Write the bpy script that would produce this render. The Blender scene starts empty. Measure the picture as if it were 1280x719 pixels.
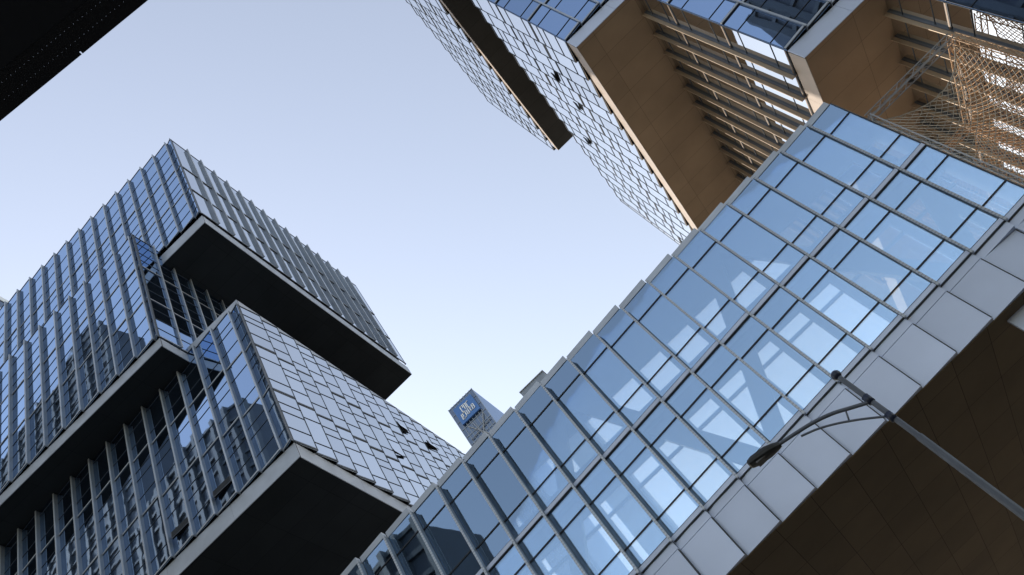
import bpy, math, random
from mathutils import Vector, Matrix
random.seed(7)
S = bpy.context.scene
COL = S.collection
R = math.radians

# ------------------------------------------------------------------ camera, sky, sun, exposure
F_PX, PITCH, ROLL, YAW = 1021.38, 0.837376, -0.747141, -0.035611
fw = Vector((math.sin(YAW)*math.cos(PITCH), math.cos(YAW)*math.cos(PITCH), math.sin(PITCH)))
r0 = Vector((math.cos(YAW), -math.sin(YAW), 0)); u0 = r0.cross(fw)
cR = r0*math.cos(ROLL) + u0*math.sin(ROLL)
cU = -r0*math.sin(ROLL) + u0*math.cos(ROLL)
cam = bpy.data.objects.new('camera', bpy.data.cameras.new('camera')); COL.objects.link(cam)
cam.matrix_world = Matrix(((cR.x, cU.x, -fw.x, 0), (cR.y, cU.y, -fw.y, 0), (cR.z, cU.z, -fw.z, 0), (0, 0, 0, 1)))
cam.data.sensor_width = 36.0; cam.data.lens = 36.0*F_PX/1280.0
cam.data.clip_start = 0.05; cam.data.clip_end = 6000
S.camera = cam
GROUND = -1.6                                   # the eye is 1.6 m above the plaza

SUN_EL, SUN_AZ = R(25), (-0.80, 0.60)           # azimuth as a horizontal direction towards the sun
W = bpy.data.worlds.new('World'); S.world = W; W.use_nodes = True
nt = W.node_tree; bg = nt.nodes['Background']
sky = nt.nodes.new('ShaderNodeTexSky'); sky.sky_type = 'NISHITA'; sky.sun_disc = False
sky.sun_elevation = SUN_EL; sky.sun_rotation = math.atan2(SUN_AZ[0], SUN_AZ[1])
sky.air_density = 1.5; sky.dust_density = 0.6; sky.ozone_density = 1.0
hs = nt.nodes.new('ShaderNodeHueSaturation'); hs.inputs['Saturation'].default_value = 0.60; hs.inputs['Hue'].default_value = 0.512
nt.links.new(sky.outputs[0], hs.inputs['Color']); nt.links.new(hs.outputs[0], bg.inputs[0]); bg.inputs[1].default_value = 0.15
sl = bpy.data.lights.new('sun', 'SUN'); sl.energy = 2.0; sl.angle = R(0.5); sl.color = (1.0, 0.90, 0.78)
so = bpy.data.objects.new('sun', sl); COL.objects.link(so)
sd = Vector((SUN_AZ[0]*math.cos(SUN_EL), SUN_AZ[1]*math.cos(SUN_EL), math.sin(SUN_EL)))
so.rotation_euler = sd.to_track_quat('Z', 'Y').to_euler()
S.view_settings.view_transform = 'Standard'; S.view_settings.look = 'None'
S.view_settings.gamma = 1; S.view_settings.use_curve_mapping = False
S.view_settings.exposure = 0.92
S.render.engine = 'CYCLES'
S.cycles.max_bounces = 10; S.cycles.transparent_max_bounces = 16

# ------------------------------------------------------------------ materials
def mat(name):
    m = bpy.data.materials.new(name); m.use_nodes = True
    n = m.node_tree.nodes; l = m.node_tree.links
    return m, n, l, n['Principled BSDF']
def noise_mul(n, l, scale, amount, coord='Object', detail=4):
    """a grey multiplier 1-amount..1+amount"""
    tc = n.new('ShaderNodeTexCoord'); no = n.new('ShaderNodeTexNoise')
    no.inputs['Scale'].default_value = scale; no.inputs['Detail'].default_value = detail
    l.new(tc.outputs[coord], no.inputs['Vector'])
    mr = n.new('ShaderNodeMapRange'); mr.inputs[1].default_value = 0.3; mr.inputs[2].default_value = 0.7
    mr.inputs[3].default_value = 1-amount; mr.inputs[4].default_value = 1+amount
    l.new(no.outputs[0], mr.inputs[0]); return mr.outputs[0], tc
def rgbmul(n, l, col, fac):
    mx = n.new('ShaderNodeMix'); mx.data_type = 'RGBA'; mx.blend_type = 'MULTIPLY'; mx.inputs[0].default_value = 1
    mx.inputs[6].default_value = (*col, 1); l.new(fac, mx.inputs[7]); return mx.outputs[2]
def metal(name, col, rough=0.45, metallic=0.3, var=0.1, scale=0.7, rnd=0.0):
    m, n, l, p = mat(name)
    f, tc = noise_mul(n, l, scale, var)
    if rnd:
        oi = n.new('ShaderNodeObjectInfo'); mr = n.new('ShaderNodeMapRange')
        mr.inputs[3].default_value = 1-rnd; mr.inputs[4].default_value = 1+rnd
        l.new(oi.outputs['Random'], mr.inputs[0])
        mm = n.new('ShaderNodeMath'); mm.operation = 'MULTIPLY'; l.new(f, mm.inputs[0]); l.new(mr.outputs[0], mm.inputs[1]); f = mm.outputs[0]
    l.new(rgbmul(n, l, col, f), p.inputs['Base Color'])
    p.inputs['Roughness'].default_value = rough; p.inputs['Metallic'].default_value = metallic
    return m
def glass(name, tint, base_fac, interior=None, trans=None, wave=0.0011, dirt=0.0):
    """coated glazing: mirror reflection over a dark room, or over clear transmission"""
    m, n, l, p = mat(name); n.remove(p); out = n['Material Output']
    gl = n.new('ShaderNodeBsdfGlossy'); gl.inputs['Roughness'].default_value = 0.015; gl.inputs['Color'].default_value = (*tint, 1)
    tc = n.new('ShaderNodeTexCoord'); no = n.new('ShaderNodeTexNoise'); no.inputs['Scale'].default_value = 0.9; no.inputs['Detail'].default_value = 1
    oi = n.new('ShaderNodeObjectInfo'); ad = n.new('ShaderNodeVectorMath'); ad.operation = 'ADD'
    sc = n.new('ShaderNodeVectorMath'); sc.operation = 'SCALE'; sc.inputs[0].default_value = (37, 17, 53); l.new(oi.outputs['Random'], sc.inputs['Scale'])
    l.new(tc.outputs['Object'], ad.inputs[0]); l.new(sc.outputs[0], ad.inputs[1]); l.new(ad.outputs[0], no.inputs['Vector'])
    bp = n.new('ShaderNodeBump'); bp.inputs['Strength'].default_value = 1.0; bp.inputs['Distance'].default_value = wave
    l.new(no.outputs[0], bp.inputs['Height']); l.new(bp.outputs[0], gl.inputs['Normal'])
    vr = n.new('ShaderNodeMapRange'); vr.inputs[3].default_value = 0.91; vr.inputs[4].default_value = 1.05; l.new(oi.outputs['Random'], vr.inputs[0])
    l.new(rgbmul(n, l, tint, vr.outputs[0]), gl.inputs['Color'])
    if trans is None:
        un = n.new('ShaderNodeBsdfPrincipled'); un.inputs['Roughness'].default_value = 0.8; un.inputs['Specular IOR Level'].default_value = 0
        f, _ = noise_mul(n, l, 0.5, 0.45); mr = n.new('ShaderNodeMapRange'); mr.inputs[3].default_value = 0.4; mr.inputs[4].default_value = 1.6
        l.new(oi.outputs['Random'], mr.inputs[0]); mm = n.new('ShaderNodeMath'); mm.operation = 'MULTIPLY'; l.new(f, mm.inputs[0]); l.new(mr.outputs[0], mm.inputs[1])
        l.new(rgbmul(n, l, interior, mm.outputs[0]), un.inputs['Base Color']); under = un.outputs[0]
    else:
        tr = n.new('ShaderNodeBsdfTransparent'); tr.inputs['Color'].default_value = (*trans, 1); under = tr.outputs[0]
    fr = n.new('ShaderNodeFresnel'); fr.inputs['IOR'].default_value = 1.52
    mr2 = n.new('ShaderNodeMapRange'); mr2.inputs[1].default_value = 0.04; mr2.inputs[2].default_value = 1
    mr2.inputs[3].default_value = base_fac; mr2.inputs[4].default_value = 1.0
    l.new(fr.outputs[0], mr2.inputs[0])
    mix = n.new('ShaderNodeMixShader'); l.new(mr2.outputs[0], mix.inputs[0]); l.new(under, mix.inputs[1]); l.new(gl.outputs[0], mix.inputs[2])
    l.new(mix.outputs[0], out.inputs['Surface']); return m
def soffit_mat(name, col, bw, bh, var, joint=0.55, rough=0.6):
    m, n, l, p = mat(name)
    tc = n.new('ShaderNodeTexCoord'); br = n.new('ShaderNodeTexBrick'); br.offset = 0; br.squash = 1
    br.inputs['Scale'].default_value = 1; br.inputs['Brick Width'].default_value = bw; br.inputs['Row Height'].default_value = bh
    br.inputs['Mortar Size'].default_value = 0.012; br.inputs['Mortar Smooth'].default_value = 0.1; br.inputs['Bias'].default_value = 0
    br.inputs['Color1'].default_value = (*[c*(1-var) for c in col], 1); br.inputs['Color2'].default_value = (*[c*(1+var) for c in col], 1)
    br.inputs['Mortar'].default_value = (*[c*joint for c in col], 1)
    l.new(tc.outputs['Object'], br.inputs['Vector'])
    f, _ = noise_mul(n, l, 0.35, 0.12, detail=6)
    mx = n.new('ShaderNodeMix'); mx.data_type = 'RGBA'; mx.blend_type = 'MULTIPLY'; mx.inputs[0].default_value = 1
    l.new(br.outputs['Color'], mx.inputs[6]); l.new(f, mx.inputs[7]); l.new(mx.outputs[2], p.inputs['Base Color'])
    p.inputs['Roughness'].default_value = rough; p.inputs['Metallic'].default_value = 0.0; p.inputs['Specular IOR Level'].default_value = 0.08
    return m
def dotted(name, col, dark, period, duty, rough=0.4):
    """aluminium strip with a row of punched slots along its height"""
    m, n, l, p = mat(name)
    tc = n.new('ShaderNodeTexCoord'); sx = n.new('ShaderNodeSeparateXYZ'); l.new(tc.outputs['Object'], sx.inputs[0])
    mo = n.new('ShaderNodeMath'); mo.operation = 'FLOORED_MODULO'; mo.inputs[1].default_value = period; l.new(sx.outputs['Z'], mo.inputs[0])
    lt = n.new('ShaderNodeMath'); lt.operation = 'LESS_THAN'; lt.inputs[1].default_value = period*duty; l.new(mo.outputs[0], lt.inputs[0])
    mx = n.new('ShaderNodeMix'); mx.data_type = 'RGBA'; mx.inputs[6].default_value = (*col, 1); mx.inputs[7].default_value = (*dark, 1)
    l.new(lt.outputs[0], mx.inputs[0]); l.new(mx.outputs[2], p.inputs['Base Color'])
    p.inputs['Roughness'].default_value = rough; p.inputs['Metallic'].default_value = 0.3
    return m
M = dict(
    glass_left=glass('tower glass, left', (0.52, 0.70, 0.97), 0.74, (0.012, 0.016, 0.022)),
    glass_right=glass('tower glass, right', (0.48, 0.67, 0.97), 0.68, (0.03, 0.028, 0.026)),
    glass_flank_left=glass('flank glass, left', (0.86, 0.90, 0.94), 0.86, (0.012, 0.016, 0.022)),
    glass_flank_right=glass('flank glass, right', (0.88, 0.90, 0.91), 0.74, (0.03, 0.028, 0.026)),
    glass_clear=glass('bridge glass', (0.56, 0.77, 1.0), 0.46, trans=(1.0, 1.0, 0.96)),
    glass_rear=glass('bridge rear glass', (0.7, 0.8, 0.9), 0.06, trans=(1.0, 1.0, 0.98)),
    glass_far=glass('far glass', (0.5, 0.6, 0.75), 0.35, (0.05, 0.07, 0.10)),
    black=metal('black gasket', (0.012, 0.013, 0.017), 0.5, 0.0),
    alu=metal('grey aluminium', (0.50, 0.53, 0.57), 0.42, 0.35, 0.12, rnd=0.08),
    fin_grey=metal('grey fin aluminium', (0.27, 0.30, 0.34), 0.42, 0.3, 0.12, rnd=0.08),
    alu_web=metal('fin aluminium', (0.25, 0.275, 0.31), 0.42, 0.3, 0.12, rnd=0.08),
    alu_dark=metal('dark aluminium', (0.13, 0.14, 0.16), 0.45, 0.3, 0.12),
    alu_tan=metal('tan aluminium', (0.41, 0.31, 0.22), 0.5, 0.15, 0.12, rnd=0.08),  # tan tint stands in for warm bounced light on the right-hand fins
    bar_grey=metal('dark grey bars', (0.095, 0.11, 0.13), 0.5, 0.1),
    bronze=metal('bronze bars', (0.22, 0.15, 0.10), 0.5, 0.1),
    fin_slot=dotted('slotted aluminium', (0.50, 0.52, 0.54), (0.30, 0.31, 0.34), 0.13, 0.30),
    silver=metal('silver cladding', (0.62, 0.68, 0.83), 0.42, 0.12, 0.06, 0.4, rnd=0.06),
    trim=metal('pale cladding', (0.47, 0.50, 0.55), 0.45, 0.2, 0.12, 0.8),
    trim_tan=metal('sand cladding', (0.43, 0.335, 0.26), 0.55, 0.0, 0.10, 0.8),  # warm light on the flank bands is put into this colour
    soffit_black=soffit_mat('black soffit', (0.034, 0.039, 0.043), 3.0, 1.5, 0.06),
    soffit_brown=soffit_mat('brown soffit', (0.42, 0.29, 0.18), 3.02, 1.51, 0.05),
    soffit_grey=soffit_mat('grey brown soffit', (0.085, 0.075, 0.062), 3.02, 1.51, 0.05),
    soffit_bridge=soffit_mat('bronze soffit', (0.175, 0.128, 0.075), 1.509, 2.4, 0.08, 0.3),
    core=metal('dark core', (0.02, 0.022, 0.026), 0.8, 0.0),
    steel=metal('painted steel', (0.30, 0.31, 0.33), 0.5, 0.2),
    ceiling=metal('ceiling', (0.30, 0.32, 0.35), 0.8, 0.0),
    concrete=metal('concrete', (0.30, 0.30, 0.30), 0.85, 0.0, 0.2, 0.2),
    net=metal('tan netting', (0.46, 0.27, 0.14), 0.8, 0.0),
    net_grey=metal('weathered netting', (0.40, 0.36, 0.30), 0.8, 0.0),
    truss_tan=metal('tan truss steel', (0.48, 0.30, 0.17), 0.6, 0.1),
    truss=metal('galvanised truss steel', (0.38, 0.39, 0.40), 0.5, 0.4),
    pole=metal('lamp pole paint', (0.105, 0.115, 0.135), 0.5, 0.2, 0.1, 3.0),
    dark_paint=metal('dark blue paint', (0.012, 0.018, 0.04), 0.4, 0.0),
    lamp_head=metal('lamp casting', (0.035, 0.034, 0.033), 0.5, 0.3, 0.2, 5.0),
    sign_blue=metal('blue sign panel', (0.07, 0.18, 0.45), 0.5, 0.0, 0.05),
    sign_white=metal('white lettering', (0.80, 0.82, 0.84), 0.5, 0.0, 0.02),
    far_grey=metal('far grey louvres', (0.26, 0.30, 0.36), 0.6, 0.1),
    opp=metal('dark stone', (0.045, 0.056, 0.078), 0.6, 0.0, 0.2, 0.15),
    opp_pier=metal('grey piers', (0.07, 0.08, 0.095), 0.6, 0.0, 0.1, 0.2),
    lens=metal('lamp lens', (0.10, 0.09, 0.075), 0.25, 0.0),
)

# ------------------------------------------------------------------ mesh helpers
class MB:
    def __init__(s): s.v = []; s.f = []; s.m = []; s.mats = []
    def mi(s, m):
        if m not in s.mats: s.mats.append(m)
        return s.mats.index(m)
    def add(s, vs, fs, m):
        b = len(s.v); s.v += [tuple(v) for v in vs]; k = s.mi(m)
        for f in fs: s.f.append(tuple(i+b for i in f)); s.m.append(k)
        return s
    def box(s, a, b, m):
        x0, y0, z0 = (min(a[i], b[i]) for i in range(3)); x1, y1, z1 = (max(a[i], b[i]) for i in range(3))
        return s.prism([(x0, y0), (x1, y0), (x1, y1), (x0, y1)], z0, z1, m)
    def prism(s, poly, z0, z1, m):
        n = len(poly)
        vs = [(x, y, z0) for x, y in poly] + [(x, y, z1) for x, y in poly]
        fs = [tuple(reversed(range(n))), tuple(range(n, 2*n))] + [(i, (i+1) % n, n+(i+1) % n, n+i) for i in range(n)]
        return s.add(vs, fs, m)
    def tube(s, pts, r, m, n=8, cap=True):
        pts = [Vector(p) for p in pts]; rs = r if isinstance(r, (list, tuple)) else [r]*len(pts)
        vs = []; fs = []
        for i, p in enumerate(pts):
            d = (pts[min(i+1, len(pts)-1)] - pts[max(i-1, 0)]).normalized()
            a = d.cross(Vector((0, 0, 1))) if abs(d.z) < 0.95 else d.cross(Vector((1, 0, 0)))
            a.normalize(); b = d.cross(a)
            for k in range(n):
                t = 2*math.pi*k/n; vs.append(p + (a*math.cos(t) + b*math.sin(t))*rs[i])
        for i in range(len(pts)-1):
            for k in range(n): fs.append((i*n+k, i*n+(k+1) % n, (i+1)*n+(k+1) % n, (i+1)*n+k))
        if cap: fs += [tuple(reversed(range(n))), tuple(range((len(pts)-1)*n, len(pts)*n))]
        return s.add(vs, fs, m)
    def merge(s, o, mtx):
        b = len(s.v); s.v += [tuple(mtx @ Vector(v)) for v in o.v]
        for f, k in zip(o.f, o.m): s.f.append(tuple(i+b for i in f)); s.m.append(s.mi(o.mats[k]))
    def mesh(s, name, smooth=False):
        me = bpy.data.meshes.new(name); me.from_pydata(s.v, [], s.f)
        for m in s.mats: me.materials.append(m)
        me.polygons.foreach_set('material_index', s.m)
        if smooth: me.polygons.foreach_set('use_smooth', [True]*len(s.f))
        me.update(); return me
def put(name, me, parent=None, mtx=None):
    """link a mesh; mtx is in world space, parents are unrotated Empties"""
    o = bpy.data.objects.new(name, me); COL.objects.link(o)
    mtx = mtx or Matrix()
    if parent is not None:
        o.parent = parent; mtx = Matrix.Translation(-parent.location) @ mtx
    o.matrix_local = mtx; return o
def sub(name, me, parent):
    o = bpy.data.objects.new(name, me); COL.objects.link(o); o.parent = parent; return o
def thing(name, label, cat, loc, group=None):
    o = bpy.data.objects.new(name, None); COL.objects.link(o); o.location = loc
    o['label'] = label; o['category'] = cat
    if group: o['group'] = group
    return o

# ------------------------------------------------------------------ curtain-wall kit
def glass_mb(w, h, gm): return MB().box((0.0, 0.0, 0.0), (w, 0.03, h), gm)
def frame_mb(w, h, bars, bar_w, side, foot, strip, sm='alu', proj=0.05):
    """glazing bars of one storey-high window: thin bars at fractions of its height, a double line at its foot"""
    b = MB(); y0, y1 = -0.028, -0.002; bk = M['black'] if bar_w > 0.02 else M['bar_grey']
    for k, (t, bw) in enumerate(bars): b.box((side, y0-0.003, h*t-bw/2), (w-side, y1, h*t+bw/2), bk)
    if side: b.box((0.0, y0, 0), (side, y1, h), bk); b.box((w-side, y0, 0), (w, y1, h), bk)
    if strip:                                     # black, grey, black
        b.box((side, y0-0.012, 0.0), (w-side, y1, foot), bk)
        b.box((side, y0-proj, foot), (w-side, y1, foot+strip), M[sm])
        b.box((side, y0-0.012, foot+strip), (w-side, y1, 2*foot+strip), bk)
    else: b.box((side, y0-0.012, 0.0), (w-side, y1, foot), bk)
    return b
def fin_mb(h, depth, style, saw=0.0):
    b = MB()
    web, fl = (M['alu_tan'], M['alu_tan']) if style == 'tan' else (M['alu_web'] if style != 'flank' else M['fin_grey'], M['fin_slot'] if style == 'slot' else M['alu'])
    b.box((-0.025, -depth+0.02, 0), (0.025, saw+0.03, h), web)
    if style == 'tan': b.box((-0.06, -0.10, 0), (-0.03, 0.0, h), M['alu_dark']); b.box((0.03, -0.10, 0), (0.06, 0.0, h), M['alu_dark'])
    fw_ = 0.042 if style == 'slot' else 0.045
    if style != 'tan': b.box((-fw_, -depth-0.02, 0.002), (fw_, -depth+0.02, h-0.002), fl)
    return b
def project(p):
    v = Vector(p); z = v.dot(fw)
    if z <= 0.1: return None
    return 640 + F_PX*v.dot(cR)/z, 359.5 - F_PX*v.dot(cU)/z
class Tower:
    """collects its windows, keeps the hundred that show largest as parts and joins the rest"""
    def __init__(s, root): s.root = root; s.specs = []; s.cache = {}; s.fins = {}; s.finspecs = []
    def facade(s, org, u, n, widths, rows, saw, forward, gm, fin=None, fin_depth=0.0, bars=None, bar_w=0.011, side=0.008, foot=0.03, strip=0.06, mull=True, seen=True, sm='alu', proj=0.05, cop=True):
        cm = MB()
        u = Vector((*u, 0)); n = Vector((*n, 0)); org = Vector((*org, 0))
        base = Matrix(((u.x, -n.x, 0, org.x), (u.y, -n.y, 0, org.y), (0, 0, 1, 0), (0, 0, 0, 1)))
        x = 0
        for i, w in enumerate(widths):
            ang = -math.atan2(saw, w) if forward == 'R' else math.atan2(saw, w)
            y0 = 0.0 if forward == 'R' else -saw
            L = math.hypot(saw, w)
            for k in range(len(rows)-1):
                h = rows[k+1]-rows[k]
                bs = bars[(i+k) % len(bars)] if bars else ()
                key = (round(L, 3), round(h, 3), bs, gm.name, bar_w, side, foot, strip, sm, proj)
                jit = Matrix.Rotation(random.gauss(0, 0.0022), 4, 'Z') @ Matrix.Rotation(random.gauss(0, 0.0016), 4, 'X')
                mtx = base @ Matrix.Translation((x, y0, rows[k])) @ Matrix.Rotation(ang, 4, 'Z') @ jit
                c = mtx @ Vector((L/2, 0, h/2)); pr = project(c)
                score = 0.0
                if pr and -90 < pr[0] < 1370 and -90 < pr[1] < 810 and seen:
                    a = [project(mtx @ Vector(q)) for q in ((0, 0, 0), (L, 0, 0), (L, 0, h), (0, 0, h))]
                    if all(a): score = abs(sum(a[j][0]*a[(j+1) % 4][1]-a[(j+1) % 4][0]*a[j][1] for j in range(4)))/2
                if cop and k == len(rows)-2: cm.merge(MB().box((0, -0.035, h+0.003), (L, 0.16, h+0.06), M['alu_dark']), mtx)
                s.specs.append((score, key, mtx, (L, h, gm, [(t, bar_w) for t in bs], bar_w, side, foot, strip, sm, proj)))
            xe = x + w if forward == 'R' else x
            last = (i == len(widths)-1 and forward == 'R') or (i == 0 and forward == 'L')
            h = rows[-1]-rows[0]+(0.2 if fin in ('alu', 'flank') else 0.0)
            if fin and not last: s.finspecs.append(('fin', (round(h, 3), fin_depth, fin, saw), base @ Matrix.Translation((xe, -saw, rows[0]-0.05))))
            elif mull:
                key = ('m', round(h, 3), saw)
                s.finspecs.append(('mullion', key, base @ Matrix.Translation((xe, 0, rows[0]))))
            x += w
        if cop: put('coping', cm.mesh('coping'), s.root)
    def build(s, keep=100, fkeep=100):
        order = sorted(range(len(s.specs)), key=lambda i: -s.specs[i][0])
        rest_g, rest_f = MB(), MB()
        for j, i in enumerate(order):
            sc, key, mtx, (L, h, gm, bs, bw, side, foot, strip, sm, proj) = s.specs[i]
            if key not in s.cache:
                g = glass_mb(L, h, gm); f = frame_mb(L, h, bs, bw, side, foot, strip, sm, proj)
                s.cache[key] = (g, f, None, None)
            g, f, gme, fme = s.cache[key]
            if j < keep and sc > 0:
                if gme is None: gme, fme = g.mesh('window'), f.mesh('frame'); s.cache[key] = (g, f, gme, fme)
                o = put('window', gme, s.root, mtx); sub('frame', fme, o)
            else: rest_g.merge(g, mtx); rest_f.merge(f, mtx)
        if rest_g.v:
            o = put('window', rest_g.mesh('windows beyond'), s.root); o['kind'] = 'stuff'
            o = put('frame', rest_f.mesh('frames beyond'), s.root); o['kind'] = 'stuff'
        rest = {}; cnt = {}; cache = {}
        def fs(sp):
            best = 0
            for z in (0.3, 2.5, 6):
                pr = project(sp[2] @ Vector((0, 0, z)))
                if pr and -60 < pr[0] < 1340 and -60 < pr[1] < 780: best = 1/(sp[2].translation.length)
            return -best
        for kind, key, mtx in sorted(s.finspecs, key=fs):
            if key not in cache:
                if kind == 'fin': b = fin_mb(key[0], key[1], key[2], key[3])
                else: b = MB().box((-0.012, -key[2]-0.02, 0), (0.012, 0.05, key[1]), M['bar_grey'])
                cache[key] = [b, None]
            b, me = cache[key]
            if fs((kind, key, mtx)) < 0 and cnt.get(kind, 0) < fkeep:
                cnt[kind] = cnt.get(kind, 0)+1
                if me is None: me = cache[key][1] = b.mesh(kind)
                put(kind, me, s.root, mtx)
            else: rest.setdefault(kind, MB()).merge(b, mtx)
        for kind, b in rest.items():
            o = put(kind, b.mesh(kind+'s beyond'), s.root); o['kind'] = 'stuff'
def trim_run(a, b, z0, z1, n, m, step=4.5, th=0.04, gap=0.012):
    """a flat cladding band from a to b, jointed every few metres; n points outward"""
    mb = MB(); a = Vector(a); b = Vector(b); L = (b-a).length; d = (b-a)/L; n = Vector(n)
    k = max(1, round(L/step)); w = L/k
    for i in range(k):
        p, q = a+d*(i*w+gap/2), a+d*((i+1)*w-gap/2)
        mb.prism([(p.x, p.y), (q.x, q.y), (q.x-n.x*th, q.y-n.y*th), (p.x-n.x*th, p.y-n.y*th)], z0, z1, m)
    p, q = a-n*(th+0.003), b-n*(th+0.003)
    mb.prism([(p.x, p.y), (q.x, q.y), (q.x-n.x*0.04, q.y-n.y*0.04), (p.x-n.x*0.04, p.y-n.y*0.04)], z0+0.02, z1-0.02, M['black'])
    return mb
def box_part(name, a, b, m, root): return put(name, MB().box(a, b, m).mesh(name), root)

BAY = 1.509; FRONT = 25.4; BACK = 50.0
# ------------------------------------------------------------------ ground
gm, gn, gl_, gp = mat('plaza paving')
f_, tc_ = noise_mul(gn, gl_, 0.08, 0.2); brk = gn.new('ShaderNodeTexBrick'); brk.inputs['Scale'].default_value = 1.2
brk.inputs['Color1'].default_value = (0.13, 0.12, 0.105, 1); brk.inputs['Color2'].default_value = (0.16, 0.145, 0.125, 1); brk.inputs['Mortar'].default_value = (0.08, 0.075, 0.07, 1)
gl_.new(tc_.outputs['Object'], brk.inputs['Vector'])
mx_ = gn.new('ShaderNodeMix'); mx_.data_type = 'RGBA'; mx_.blend_type = 'MULTIPLY'; mx_.inputs[0].default_value = 1
gl_.new(brk.outputs['Color'], mx_.inputs[6]); gl_.new(f_, mx_.inputs[7]); gl_.new(mx_.outputs[2], gp.inputs['Base Color']); gp.inputs['Roughness'].default_value = 0.85
o = put('ground', MB().add([(-1500, -1500, GROUND), (1500, -1500, GROUND), (1500, 1500, GROUND), (-1500, 1500, GROUND)], [(0, 1, 2, 3)], gm).mesh('ground')); o['kind'] = 'structure'

# ------------------------------------------------------------------ left tower
XL = -14.07; XM = -18.42; YM = 23.18; XW = -50.0
lt = thing('office_tower', 'blue glass office tower of stacked cantilevered boxes with black undersides', 'building', (-32, 37.5, GROUND))
T = Tower(lt); GLm = M['glass_left']
B3 = ((0.27, 0.58, 0.76), (0.24, 0.72), (0.3, 0.62, 0.78))
BT = ((0.24, 0.5, 0.76), (0.3, 0.62), (0.22, 0.46, 0.78))
def bays(length, first=None, last=None, w=BAY):
    out = []; rem = length
    if first: out.append(first); rem -= first
    if last: rem -= last
    k = int(rem//w+0.001); left = rem-k*w
    out += [w]*k
    if last:
        if left > 0.3: out.insert(0 if not first else 1, left)
        out.append(last)
    elif left > 0.2: out.append(left)
    return out
SAW = 0.2
topr = [58.1, 62.5, 67.1, 73.2]; midr = [44.7, 49.2, 53.65, 58.3]; lowr = [31.35, 35.8, 40.25, 44.6]
# fronts (right ends forward), then the flanks facing the gap
wA = [BAY*1.018]*23 + [0.55]; T.facade((XL-sum(wA), FRONT), (1, 0), (0, -1), wA, topr, SAW, 'R', GLm, 'alu', 0.07, BT, foot=0.025, strip=0.09, proj=0.02)
wA = [BAY*1.018]*20 + [0.30]; T.facade((XM-sum(wA), YM), (1, 0), (0, -1), wA, midr, SAW, 'R', GLm, 'alu', 0.07, BT, foot=0.025, strip=0.09, proj=0.02)
wA = [BAY*1.018]*22 + [0.68]; T.facade((XL-sum(wA), FRONT), (1, 0), (0, -1), wA, lowr, SAW, 'R', GLm, 'alu', 0.07, B3, foot=0.025, strip=0.09, proj=0.02)
wB = bays(BACK-FRONT-0.02, w=1.53)
T.facade((XL, FRONT+0.02), (0, 1), (1, 0), wB, topr, 0.05, 'R', M['glass_flank_left'], 'flank', 0.22, None)
T.facade((XM, YM+0.02), (0, 1), (1, 0), bays(12, w=1.53), midr, 0.08, 'R', GLm, 'alu', 0.14, BT, foot=0.025, strip=0.09, proj=0.02)
T.facade((XL, FRONT+0.02), (0, 1), (1, 0), wB, lowr, SAW, 'R', M['glass_flank_left'], None, 0, B3, foot=0.025, strip=0.07, sm='alu_dark', proj=0.015)
T.build(100, 100)
for nm, (x1, y0, z0, z1) in dict(top=(XL, FRONT, 56.6, 73.2), mid=(XM, YM, 43.75, 58.3), low=(XL, FRONT, 30.2, 44.6)).items():
    box_part('core_wall', (XW, y0+0.35, z0+0.2), (x1-0.35, BACK, z1-0.05), M['core'], lt)
    box_part('soffit', (XW, y0+0.05, z0), (x1-0.05, BACK, z0+0.15), M['soffit_black'], lt)
def trims(x1, y0, z0, z1, m, yb=BACK):
    put('fascia', trim_run((XW, y0), (x1, y0), z0, z1, (0, -1), m).mesh('fascia'), lt)
    put('fascia', trim_run((x1, y0+0.085), (x1, yb), z0, z1, (1, 0), m).mesh('fascia'), lt)
trims(XL, FRONT, 56.6, 57.75, M['trim']); trims(XM, YM, 43.75, 44.6, M['trim']); trims(XL, FRONT, 30.2, 31.28, M['trim'])
trims(XL, FRONT, 44.62, 45.4, M['trim'])
for (x1, y0, z) in ((XL, FRONT, 73.25), (XM, YM, 58.33), (XL, FRONT, 45.3)):
    box_part('roof', (XW, y0+0.05, z-0.08), (x1-0.05, BACK-0.01, z), M['concrete'], lt)
box_part('base_wall', (XW, 30, GROUND), (-27, BACK-0.5, 30.2), M['core'], lt)
# awning windows standing open
def awning(root, frame, w, h, gm='glass_flank_left', tilt=28):
    """frame: matrix with x right, y inward, z up at the opening's lower left corner"""
    o = put('open_window', MB().box((0, -0.05, 0), (w, -0.033, h), M['core']).mesh('open_window'), root, frame)
    sash = MB().box((0.03, -0.02, -h+0.03), (w-0.03, -0.008, -0.01), M[gm])
    for a, c in (((0, -0.03, -h), (w, 0.0, -h+0.03)), ((0, -0.03, -h+0.03), (0.03, 0.0, 0)), ((w-0.03, -0.03, -h+0.03), (w, 0.0, 0))): sash.box(a, c, M['alu_dark'])
    q = sub('sash', sash.mesh('sash'), o); q.matrix_local = Matrix.Translation((0, -0.055, h)) @ Matrix.Rotation(R(-tilt), 4, 'X')
def side_frame(x, y, z, s, out):       # flank facing +x (s=1) or -x (s=-1)
    return Matrix(((0, -s, 0, x+s*out), (s, 0, 0, y), (0, 0, 1, z), (0, 0, 0, 1)))
awning(lt, side_frame(XL, 39.35, 41.5, 1, 0.14), 1.1, 0.62, tilt=9); awning(lt, side_frame(XL, 43.0, 41.7, 1, 0.14), 1.1, 0.6, tilt=9)
awning(lt, side_frame(XL, 36.2, 36.9, 1, 0.14), 1.1, 0.22, tilt=6)
for x in (-19.2, -22.2):
    fr = Matrix.Translation((x, FRONT-0.12, 32.3)); awning(lt, fr, 1.25, 0.5, 'core', tilt=7)

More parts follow.
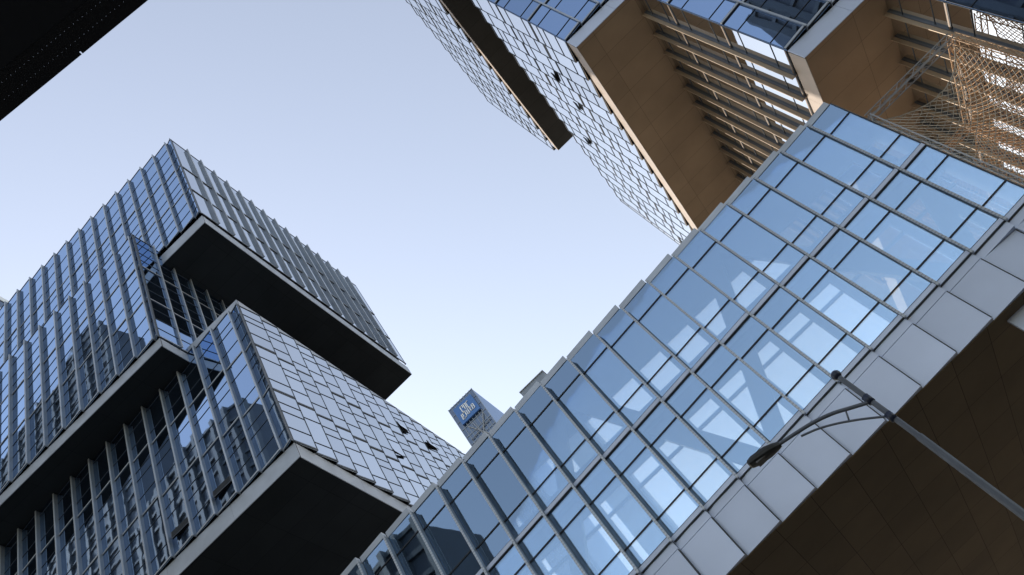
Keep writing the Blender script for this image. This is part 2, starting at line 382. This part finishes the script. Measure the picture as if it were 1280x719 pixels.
# ------------------------------------------------------------------ right tower
X1, X2, X3, X4 = 9.79, 10.84, 15.29, 19.83; XE = 44.0
rt = thing('office_tower', 'glass office tower with brown undersides, stepping in box by box above the bridge', 'building', (30, 37.5, GROUND))
T = Tower(rt); GR = M['glass_right']; YT = 25.4; ZT = 58.4
B3r = ((0.26, 0.77), (0.3, 0.62, 0.8), (0.24, 0.74))
PAN = ((0.25, 0.755),)
r1 = [59.1, 63.6, 68.2, 72.9]; r2 = [39.95, 44.45, 49.0, 53.88]; r3 = [26.72, 31.15, 35.55, 38.76]; r4 = [GROUND, 4.5, 8.95, 13.4, 17.8, 22.2, 25.58]
def flank(x, y0, y1, rows, fin=None, fd=0, bars=B3r, seen=True, **k):   # faces -x; its right end is the near one
    w = bays(y1-y0, w=BAY); w = list(reversed(w))
    T.facade((x, y0+sum(w)), (0, -1), (-1, 0), w, rows, 0.03 if fin else 0.18, 'L', M['glass_flank_right'], fin, fd, bars, seen=seen, **k)
flank(X1, YT+0.02, 44.9, r1, foot=0.025, strip=0.06, sm='alu_dark', proj=0.015); flank(X2, FRONT+0.02, 50.2, r2, foot=0.025, strip=0.06, sm='alu_dark', proj=0.015)
flank(X3, FRONT+0.02, 45.5, r3, 'tan', 0.32, PAN, foot=0.03, strip=0.08, sm='bronze', proj=0.03, cop=False); flank(X4, FRONT+0.02, 45.5, r4, 'tan', 0.32, PAN, foot=0.03, strip=0.08, sm='bronze', proj=0.03, cop=False)
for x, y, rows in ((X1, YT, r1), (X2, FRONT, r2), (X3, FRONT, r3), (X4, FRONT, r4)):
    w = [1.27]+[BAY]*int((XE-x-1.3)/BAY)
    T.facade((x+0.02, y), (1, 0), (0, -1), w, rows, SAW, 'R', GR, 'alu', 0.12, PAN, 0.03, 0.02, 0.05, 0.12, seen=x > 10)
T.build(100, 100)
for x, y0, yb, z0, z1 in ((X1, YT, 44.7, ZT, 72.9), (X2, FRONT, 50, 38.78, 53.9), (X3, FRONT, 50, 25.6, 38.78), (X4, FRONT, 50, GROUND, 25.6)):
    box_part('core_wall', (x+0.35, y0+0.35, z0+0.2), (XE, yb, z1-0.02), M['core'], rt)
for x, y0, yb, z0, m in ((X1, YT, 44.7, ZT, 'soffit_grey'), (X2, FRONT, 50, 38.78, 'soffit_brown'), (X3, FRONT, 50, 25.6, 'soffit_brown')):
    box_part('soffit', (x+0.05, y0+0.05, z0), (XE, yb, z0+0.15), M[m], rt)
for x, y0, yb, z0, z1 in ((X1, YT, 44.7, ZT, 59.05), (X2, FRONT, 50, 38.78, 39.85), (X3, FRONT, 50, 25.6, 26.66)):
    put('fascia', trim_run((x, y0), (XE, y0), z0, z1, (0, -1), M['silver'], 3.02).mesh('fascia'), rt)
    put('fascia', trim_run((x, y0+0.085), (x, yb), z0, z1, (-1, 0), M['trim_tan'], 3.02).mesh('fascia'), rt)
box_part('roof', (X1+0.05, YT+0.05, 72.91), (XE, 44.7, 73.0), M['concrete'], rt)
box_part('roof', (X2+0.05, FRONT+0.05, 53.92), (XE, 50, 54.02), M['concrete'], rt)
box_part('recess_wall', (13.2, 27.5, 54.03), (XE, 43, ZT), M['core'], rt)
for y, z in ((30.2, 46.0), (32.9, 45.6), (39.0, 49.8)):
    awning(rt, side_frame(X2, y+1.2, z+0.3, -1, 0.14), 0.8, 0.42, tilt=9)

# ------------------------------------------------------------------ bridge between the towers
br = thing('glass_bridge', 'long blue glazed bridge with silver fascia and bronze underside joining both towers', 'bridge', (-3, 27, GROUND))
T = Tower(br)
bw = [BAY]*21+[1.32]; bx0 = 12.38-21*BAY
brow = [13.5, 17.75, 22.45]
T.facade((bx0, FRONT), (1, 0), (0, -1), bw, brow, SAW, 'R', M['glass_clear'], 'slot', 0.13, (((1.06+0.0)/4.25, (14.56-13.5)/4.25, (16.83-13.5)/4.25)[1:],), 0.055, 0.03, 0.045, 0.16, sm='silver', cop=False)
T.build(100, 100)
x = bx0
for i, w in enumerate(bw+[1.5, 1.5, 1.5, 1.45]):
    b = MB(); zb = 11.53
    yl, yr = (0.0, -SAW) if i < 20 else (-0.06, 0.02)
    if i < 22:
        b.prism([(x+0.01, FRONT+0.0), (x+w-0.01, FRONT-SAW), (x+w-0.01, FRONT+0.06), (x+0.01, FRONT+0.06)], 13.2, 13.49, M['silver'])
    else: yl, yr = 0.3, 0.35
    b.prism([(x+0.008, FRONT+yl), (x+w-0.008, FRONT+yr), (x+w-0.008, FRONT+0.45), (x+0.008, FRONT+0.45)], zb, 13.18, M['silver'])
    b.prism([(x+w-0.036, FRONT+yr-0.004), (x+w-0.002, FRONT+yr-0.006), (x+w-0.002, FRONT+yr+0.2), (x+w-0.036, FRONT+yr+0.2)], zb+0.01, 13.175, M['black'])  # black strip along the right edge of each panel
    put('fascia_panel', b.mesh('fascia_panel'), br); x += w
put('fascia_panel', MB().prism([(9.8, 26.0), (19.6, 26.1), (19.6, 26.2), (9.8, 26.1)], 10.75, 11.5, M['silver']).mesh('fascia_panel'), br)
box_part('fascia_backing', (9.0, FRONT+0.07, 13.0), (X4-0.15, FRONT+0.46, 13.45), M['black'], br)  # black filler box added as painted shade in the gap below the strip
box_part('deck', (bx0-8, FRONT+0.47, 11.6), (X4-0.1, BACK, 13.35), M['concrete'], br)
box_part('soffit', (bx0-8, FRONT+0.01, 11.5), (X4-0.1, BACK, 11.597), M['soffit_bridge'], br)
YR = FRONT+0.95
box_part('floor', (bx0, FRONT+0.08, 17.62), (13.66, YR-0.06, 17.9), M['ceiling'], br)
box_part('roof', (bx0, FRONT+0.08, 22.42), (13.66, YR+0.1, 22.6), M['ceiling'], br)
b = MB(); x = bx0
for w in bw:
    b.prism([(x, FRONT-0.02), (x+w-0.07, FRONT-SAW-0.02), (x+w-0.07, FRONT+0.07), (x, FRONT+0.07)], 22.46, 22.76, M['alu']); x += w
put('coping', b.mesh('coping'), br)
put('end_wall', MB().box((13.67, FRONT-0.1, 13.2), (13.70, YR+0.1, 22.7), M['alu_dark']).mesh('end_wall'), br)
# rear glazing and its posts
P = 1.53; xr = -2.715-11*P
rw = {}
for i in range(23):
    xa, xb = xr+i*P, min(xr+(i+1)*P, 13.6)
    if xb-xa < 0.5: continue
    for z0, z1 in ((13.38, 17.25), (18.85, 20.45)):
        key = (round(xb-xa, 3), z0)
        if key not in rw:
            wd, h = xb-xa, z1-z0
            f = MB()
            f.box((-0.2, -0.10, 0), (0.2, 0.06, h), M['steel']); f.box((0.2, -0.08, 0), (wd-0.2, 0.06, 0.06), M['steel']); f.box((0.2, -0.08, h-0.06), (wd-0.2, 0.06, h), M['steel'])
            for t in ((14.15, 16.55) if z0 < 15 else ()): f.box((0.2, -0.05, t-z0-0.055), (wd-0.2, 0.06, t-z0+0.055), M['steel'])
            rw[key] = (MB().box((0.2, 0.07, 0), (wd-0.2, 0.09, h), M['glass_rear']).mesh('rear_window'), f.mesh('frame'))
        o = put('rear_window', rw[key][0], br, Matrix.Translation((xa, YR, z0))); sub('frame', rw[key][1], o)
box_part('bulkhead', (bx0, YR-0.05, 17.25), (13.66, YR+0.1, 18.85), M['ceiling'], br)
box_part('bulkhead', (bx0, YR-0.05, 20.45), (13.66, YR+0.1, 22.415), M['ceiling'], br)
# diagonal steel braces
def brace(xa, za, xb, zb2, y=25.93, w=0.72):
    d = Vector((xb-xa, 0, zb2-za)); L = d.length; d /= L; nrm = Vector((-d.z, 0, d.x))*w/2
    a = Vector((xa, 0, za)); e = Vector((xb, 0, zb2)); q = [a+nrm, e+nrm, e-nrm, a-nrm]
    vs = [(p.x, y-0.12, p.z) for p in q]+[(p.x, y+0.12, p.z) for p in q]
    fs = [(3, 2, 1, 0), (4, 5, 6, 7)]+[(i, (i+1) % 4, 4+(i+1) % 4, 4+i) for i in range(4)]
    put('brace', MB().add(vs, fs, M['steel']).mesh('brace'), br)
for k in range(-2, 2):
    xb = 1.72+8.92*k
    for sg in (-1, 1):
        xt, zt = xb+sg*4.46, 22.3
        if xt > 13.3: xt, zt = 13.3, 12.9+9.4*(13.3-xb)/4.46
        if xt > bx0 and xb < 13: brace(xb, 12.9, xt, zt)

# ------------------------------------------------------------------ net cage on the deck beside the bridge
cg = thing('net_cage', 'tan netting hung on steel lattice trusses beside the end of the bridge', 'netting', (16.7, 29, 13.35))
def truss(a, b, s, m, name='truss', pitch=0.45, r=0.025, up=None):
    a, b = Vector(a), Vector(b); d = b-a; L = d.length; d.normalize()
    p = d.cross(Vector((0, 0, 1))) if abs(d.z) < 0.9 else Vector((1, 0, 0)); p.normalize(); q = d.cross(p)
    cs = [(p*i+q*j)*s/2 for i, j in ((-1, -1), (1, -1), (1, 1), (-1, 1))]
    mb = MB()
    for c in cs: mb.tube([a+c, b+c], r, m, 6)
    n = max(2, int(L/pitch))
    for i in range(n):
        for k in range(4):
            c0, c1 = cs[k], cs[(k+1) % 4]
            if i % 2: c0, c1 = c1, c0
            mb.tube([a+d*(L*i/n)+c0, a+d*(L*(i+1)/n)+c1], r*0.6, m, 4, False)
    put(name, mb.mesh(name), cg)
CX0, CX1, CY0, CY1, CZ = 14.35, 19.05, 26.35, 31.9, 21.45
truss((CX0, CY0, 13.4), (CX0, CY0, CZ), 0.32, M['truss']); truss((CX1, CY0, 13.4), (CX1, CY0, CZ), 0.32, M['truss_tan'])
truss((CX0, CY0, CZ), (CX1, CY0, CZ+0.05), 0.30, M['truss']); truss((CX1, CY0, CZ), (CX1, CY1, CZ+0.2), 0.30, M['truss_tan'])
truss((CX1, CY1, 13.4), (CX1, CY1, CZ+0.2), 0.32, M['truss_tan']); truss((CX0, CY1, 13.4), (CX0, CY1, CZ), 0.32, M['truss_tan'])
truss((CX0, CY1, CZ), (CX1, CY1, CZ+0.2), 0.30, M['truss_tan']); truss((CX0, CY0, CZ), (CX0, CY1, CZ), 0.30, M['truss'])
def net(fn, nu, nv, m, r=0.015):
    """diamond mesh of cords over the surface fn(u, v)"""
    mb = MB(); rng = random.Random(3)
    P_ = [[Vector(fn(i/nu, j/nv)) + Vector((rng.gauss(0, .012), rng.gauss(0, .012), rng.gauss(0, .012))) for j in range(nv+1)] for i in range(nu+1)]
    for i in range(nu):
        for j in range(nv):
            if (i+j) % 2 == 0: mb.tube([P_[i][j], P_[i+1][j+1]], r, m, 3, False)
            else: mb.tube([P_[i+1][j], P_[i][j+1]], r, m, 3, False)
    mb.tube([P_[i][nv] for i in range(nu+1)], r*1.8, m, 4)
    put('net', mb.mesh('net'), cg)
def wall(ax, ay, bx, by, zt, zb, sag, belly):
    def fn(u, v):
        t = zt - sag*4*u*(1-u) ; z = zb+(t-zb)*v
        k = belly*math.sin(math.pi*u)*math.sin(math.pi*min(1, v*0.95))
        dx, dy = bx-ax, by-ay; L = math.hypot(dx, dy)
        return (ax+dx*u - dy/L*k, ay+dy*u + dx/L*k, z)
    return fn
net(wall(CX0+0.1, CY0+0.25, CX1-0.1, CY0+0.25, CZ-0.1, 14.0, 1.25, 0.5), 30, 48, M['net_grey'], 0.016)
net(wall(CX1-0.25, CY0+0.2, CX1-0.25, CY1-0.1, CZ-0.05, 14.0, 0.5, 0.5), 44, 60, M['net'], 0.017)
net(wall(CX0+0.1, CY1-0.2, CX1-0.1, CY1-0.2, CZ, 14.0, 1.6, -0.5), 40, 60, M['net'], 0.017)

# ------------------------------------------------------------------ street lamp
LX, LY = 3.06, 15.47
lp = thing('street_lamp', 'grey street lamp with curved double arm and dark lamp head below the bridge', 'street lamp', (LX, LY, GROUND))
def tubeobj(name, pts, r, m, parent=lp, n=16): 
    return put(name, MB().tube(pts, r, m, n).mesh(name, True), parent)
pl = put('pole', MB().tube([(LX+0.07, LY, GROUND), (LX+0.03, LY, 6.42)], [0.094, 0.075], M['pole'], 20).tube([(LX+0.03, LY, 6.42), (LX+0.03, LY, 6.46), (LX, LY, 8.34)], [0.064, 0.060, 0.055], M['pole'], 20).mesh('pole'), lp)
for z in (7.60, 7.05): sub('band', MB().tube([(LX+0.006, LY, z-0.10), (LX+0.003, LY, z+0.09)], 0.078, M['dark_paint'], 20).mesh('band', True), pl)
def ball(c, r, m):
    mb = MB(); pts = []; rs = []
    for i in range(9):
        t = math.pi*i/8; pts.append((c[0], c[1], c[2]-r*math.cos(t))); rs.append(max(0.001, r*math.sin(t)))
    return mb.tube(pts, rs, m, 16)
put('finial', ball((LX, LY, 8.43), 0.105, M['dark_paint']).mesh('finial', True), lp)
def spline(pts, n=8):
    pts = [Vector(p) for p in pts]; out = []
    for i in range(len(pts)-1):
        p0, p1, p2, p3 = pts[max(i-1, 0)], pts[i], pts[i+1], pts[min(i+2, len(pts)-1)]
        for k in range(n):
            t = k/n; out.append(0.5*((2*p1)+(p2-p0)*t+(2*p0-5*p1+4*p2-p3)*t*t+(3*p1-p0-3*p2+p3)*t**3))
    return out+[pts[-1]]
arm = spline([(3.02, LY, 7.55), (2.72, LY, 7.72), (2.40, LY, 7.90), (1.95, LY, 8.06), (1.15, LY, 8.23)])
a1 = put('arm', MB().tube(arm, 0.040, M['pole'], 14).mesh('arm', True), lp)
low = spline([(3.0, LY, 7.12), (2.66, LY, 7.42), (2.30, LY, 7.69), (1.98, LY, 7.88), (1.66, LY, 8.01)])
a2 = put('arm', MB().tube(low, 0.023, M['pole'], 12).mesh('arm', True), lp)
put('stay', MB().tube([(2.62, LY, 7.76), (2.50, LY, 7.55)], 0.018, M['pole'], 8).mesh('stay', True), lp)
hd = MB(); prof = [(1.26, 8.20, 0.06, 0.055), (1.15, 8.225, 0.12, 0.075), (0.98, 8.26, 0.175, 0.095), (0.66, 8.31, 0.175, 0.085), (0.55, 8.325, 0.14, 0.06), (0.52, 8.33, 0.07, 0.03)]
vs = []; fs = []
for x, z, wy, hz in prof:
    for k in range(12):
        t = 2*math.pi*k/12; c, s_ = math.cos(t), math.sin(t)
        vs.append((x, LY+wy*math.copysign(abs(c)**0.6, c), z+hz*math.copysign(abs(s_)**0.6, s_)))
for i in range(len(prof)-1):
    for k in range(12): fs.append((i*12+k, i*12+(k+1) % 12, (i+1)*12+(k+1) % 12, (i+1)*12+k))
fs += [tuple(range(12)), tuple(reversed(range(60, 72)))]
hd.add(vs, fs, M['lamp_head']); hdo = put('lamp_head', hd.mesh('lamp_head'), lp)
put('lens', MB().prism([(0.66, LY-0.11), (0.96, LY-0.11), (0.96, LY+0.11), (0.66, LY+0.11)], 8.19, 8.225, M['lens']).mesh('lens'), lp)

# ------------------------------------------------------------------ far buildings over the bridge
D = 160.0; k_ = D/200.0
fx0, fx1, fz = -52.3*k_, -41.2*k_, 199.2*k_
ft = thing('office_tower', 'narrow grey glass tower with a blue sign near its top, far behind the bridge', 'building', ((fx0+fx1)/2, D+12, GROUND))
box_part('tower_wall', (fx0, D, GROUND), (fx1, D+26, fz), M['glass_far'], ft)
b = MB()
for i in range(9):
    x = fx0+(fx1-fx0)*i/8; b.box((x-0.09, D-0.16, fz-60), (x+0.09, D-0.002, fz+0.3), M['far_grey'])
for i in range(20):
    z = fz-i*3.0; b.box((fx0-0.05, D-0.12, z-0.12), (fx1+0.05, D-0.003, z+0.12), M['far_grey'])
put('frame', b.mesh('frame'), ft)
b = MB()
for (xa, za, xb, zb2) in ((fx0+2.2, fz-20, fx1-1.2, fz-9.5), (fx0+2.2, fz-9.5, fx1-1.2, fz-20), (fx0+3.8, fz-9.5, fx0+5.2, fz-20), (fx0+1, fz-14, fx1-0.5, fz-13)):
    b.tube([(xa, D-0.3, za), (xb, D-0.3, zb2)], 0.13, M['steel'], 5)
put('brace', b.mesh('brace'), ft)
sx0, sx1, sz0, sz1 = -50.7*k_, -42.5*k_, 189.0*k_, 197.1*k_
sb = put('sign_board', MB().box((sx0, D-0.75, sz0), (sx1, D-0.2, sz1), M['sign_blue']).mesh('sign_board'), ft)
# lettering traced as strokes: (s, t) across and up the board
BL, Rr, Ur = (265, 580), (315, -290), (-190, -250)
det = Rr[0]*Ur[1]-Rr[1]*Ur[0]
def st(p):
    dx, dy = p[0]-BL[0], p[1]-BL[1]
    return ((dx*Ur[1]-dy*Ur[0])/det, (Rr[0]*dy-Rr[1]*dx)/det)
strokes = [[(268, 288), (240, 245), (205, 280), (268, 362), (300, 335)], [(262, 232), (318, 310)], [(290, 210), (262, 232)], [(290, 210), (345, 290)],
           [(345, 160), (310, 198), (372, 282)], [(235, 415), (258, 395), (292, 440), (268, 462), (235, 415)], [(268, 462), (285, 490), (322, 455)],
           [(270, 385), (300, 355), (345, 415), (322, 455)], [(322, 330), (372, 392), (398, 370), (345, 300)], [(400, 262), (378, 282), (420, 335), (445, 312)], [(388, 300), (412, 278)],
           [(440, 212), (415, 238), (458, 305), (490, 275), (440, 212)], [(465, 240), (430, 270)]]
b = MB()
for sk in strokes:
    pts = [st(p) for p in sk]
    for p, q in zip(pts, pts[1:]):
        a = Vector((sx0+(sx1-sx0)*p[0], D-0.85, sz0+(sz1-sz0)*p[1])); e = Vector((sx0+(sx1-sx0)*q[0], D-0.85, sz0+(sz1-sz0)*q[1]))
        b.tube([a, e], 0.15, M['sign_white'], 4)
me = b.mesh('lettering')
o = bpy.data.objects.new('lettering', me); COL.objects.link(o); o.parent = sb
# low louvred roof block
b0 = thing('office_block', 'small grey ribbed roof block peeping over the bridge beside the sign tower', 'building', (-23.5*k_, D+6, GROUND))
bz = 182.0*k_; bxa, bxb = -28.7*k_, -18.5*k_
box_part('block_wall', (bxa, D, GROUND), (bxb, D+6, bz), M['far_grey'], b0)
b = MB()
for i in range(12): x = bxa+(bxb-bxa)*i/11; b.box((x-0.05, D-0.2, bz-14), (x+0.05, D-0.002, bz), M['steel'])
b.box((bxa-0.2, D-0.3, bz), (bxb+0.2, D+6.2, bz+0.25), M['steel'])
put('ribs', b.mesh('ribs'), b0)
# pale tower at the left frame edge
pt = thing('office_tower', 'pale banded tower just peeping out behind the left tower roof', 'building', (-90, 66, GROUND))
box_part('tower_wall', (-105, 40, GROUND), (-75, 92, 159.7), M['glass_far'], pt)
b = MB()
for i in range(34):
    z = 159.7-i*4.2; b.box((-74.99, 39.8, z-1.3), (-74.85, 92.2, z), M['sign_white'])
put('floor_band', b.mesh('floor_band'), pt)

# ------------------------------------------------------------------ black canopy overhead
ZC = 9.0; CE = 1.9365; CJ = Vector((-1.608, 1.9365, 0))
CM = Matrix.Translation(CJ) @ Matrix.Rotation(math.atan(0.0909), 4, 'Z') @ Matrix.Translation(-CJ)
cp = thing('canopy', 'black canopy edge with rows of pinholes close overhead', 'canopy', (-4, -4, GROUND))
put('canopy_slab', MB().box((-13, -9, ZC+0.02), (7, CE-0.32, ZC+0.45), M['black']).mesh('canopy_slab'), cp, CM)
pm, pn, pl_, pp = mat('punched black sheet')
pp.inputs['Base Color'].default_value = (0.008, 0.008, 0.01, 1); pp.inputs['Roughness'].default_value = 0.6
tcn = pn.new('ShaderNodeTexCoord'); vm = pn.new('ShaderNodeVectorMath'); vm.operation = 'MODULO'
sxyz = pn.new('ShaderNodeSeparateXYZ'); pl_.new(tcn.outputs['Object'], sxyz.inputs[0])
def mod_c(out, per):
    a = pn.new('ShaderNodeMath'); a.operation = 'FLOORED_MODULO'; a.inputs[1].default_value = per; pl_.new(out, a.inputs[0])
    s2 = pn.new('ShaderNodeMath'); s2.operation = 'SUBTRACT'; s2.inputs[1].default_value = per/2; pl_.new(a.outputs[0], s2.inputs[0])
    p2 = pn.new('ShaderNodeMath'); p2.operation = 'POWER'; p2.inputs[1].default_value = 2; pl_.new(s2.outputs[0], p2.inputs[0]); return p2.outputs[0]
ad_ = pn.new('ShaderNodeMath'); ad_.operation = 'ADD'; pl_.new(mod_c(sxyz.outputs['X'], 0.055), ad_.inputs[0]); pl_.new(mod_c(sxyz.outputs['Y'], 0.125), ad_.inputs[1])
lt_ = pn.new('ShaderNodeMath'); lt_.operation = 'LESS_THAN'; lt_.inputs[1].default_value = 0.0017**2; pl_.new(ad_.outputs[0], lt_.inputs[0])
inv = pn.new('ShaderNodeMath'); inv.operation = 'SUBTRACT'; inv.inputs[0].default_value = 1; pl_.new(lt_.outputs[0], inv.inputs[1]); pl_.new(inv.outputs[0], pp.inputs['Alpha'])
xj = -1.608
put('edge_sheet', MB().box((-13, CE-0.33, ZC+0.012), (xj-0.006, CE, ZC+0.016), pm).box((xj+0.006, CE-0.33, ZC+0.012), (7, CE, ZC+0.016), pm).box((xj-0.006, CE-0.33, ZC+0.012), (xj+0.006, CE-0.03, ZC+0.016), M['black']).mesh('edge_sheet'), cp, CM)
for x in (-11, 5): put('column', MB().tube([(x, -6, GROUND), (x, -6, ZC+0.03)], 0.25, M['black'], 16).mesh('column', True), cp)

# ------------------------------------------------------------------ buildings across the street, seen mirrored in the glass
def opposite(label, x0, x1, y, depth, z, npier, curve=0.0):
    t = thing('office_tower', label, 'building', ((x0+x1)/2, y-depth/2, GROUND), 'buildings across the street')
    n = 14; front = []
    for i in range(n+1):
        u = i/n; front.append((x0+(x1-x0)*u, y-curve*(2*u-1)**4))
    b = MB().prism([(x1, y-depth)] + [(x0, y-depth)] + front, GROUND, z, M['opp'])
    put('tower_wall', b.mesh('tower_wall'), t)
    for i in range(npier+1):
        u = i/npier; x = x0+(x1-x0)*u; yy = y-curve*(2*u-1)**4
        put('pier', MB().box((x-0.5, yy-0.3, GROUND), (x+0.5, yy+0.9, z+0.6), M['opp_pier']).mesh('pier'), t)
    b = MB(); k = int((z-GROUND)/4.2)
    for i in range(k):
        zz = z-i*4.2
        for a, c in zip(front, front[1:]):
            b.prism([(a[0], a[1]+0.5), (a[0], a[1]), (c[0], c[1]), (c[0], c[1]+0.5)][::-1], zz-0.7, zz, M['opp_pier'])
    put('floor_band', b.mesh('floor_band'), t)
opposite('dark tall tower with rounded front mirrored in the left tower glass', -121, -79.0, -30, 16, 143, 11, 4)
opposite('tallest dark tower mirrored in the far end of the left tower glass', -210, -122.0, -34, 16, 236, 16, 2)
opposite('dark lower block mirrored in the left end of the bridge glass', -92, -53.0, -29.5, 14, 79.0, 10, 2)
opposite('dark tower mirrored in the right tower glass', 32, 78, -30, 30, 93, 10, 6)
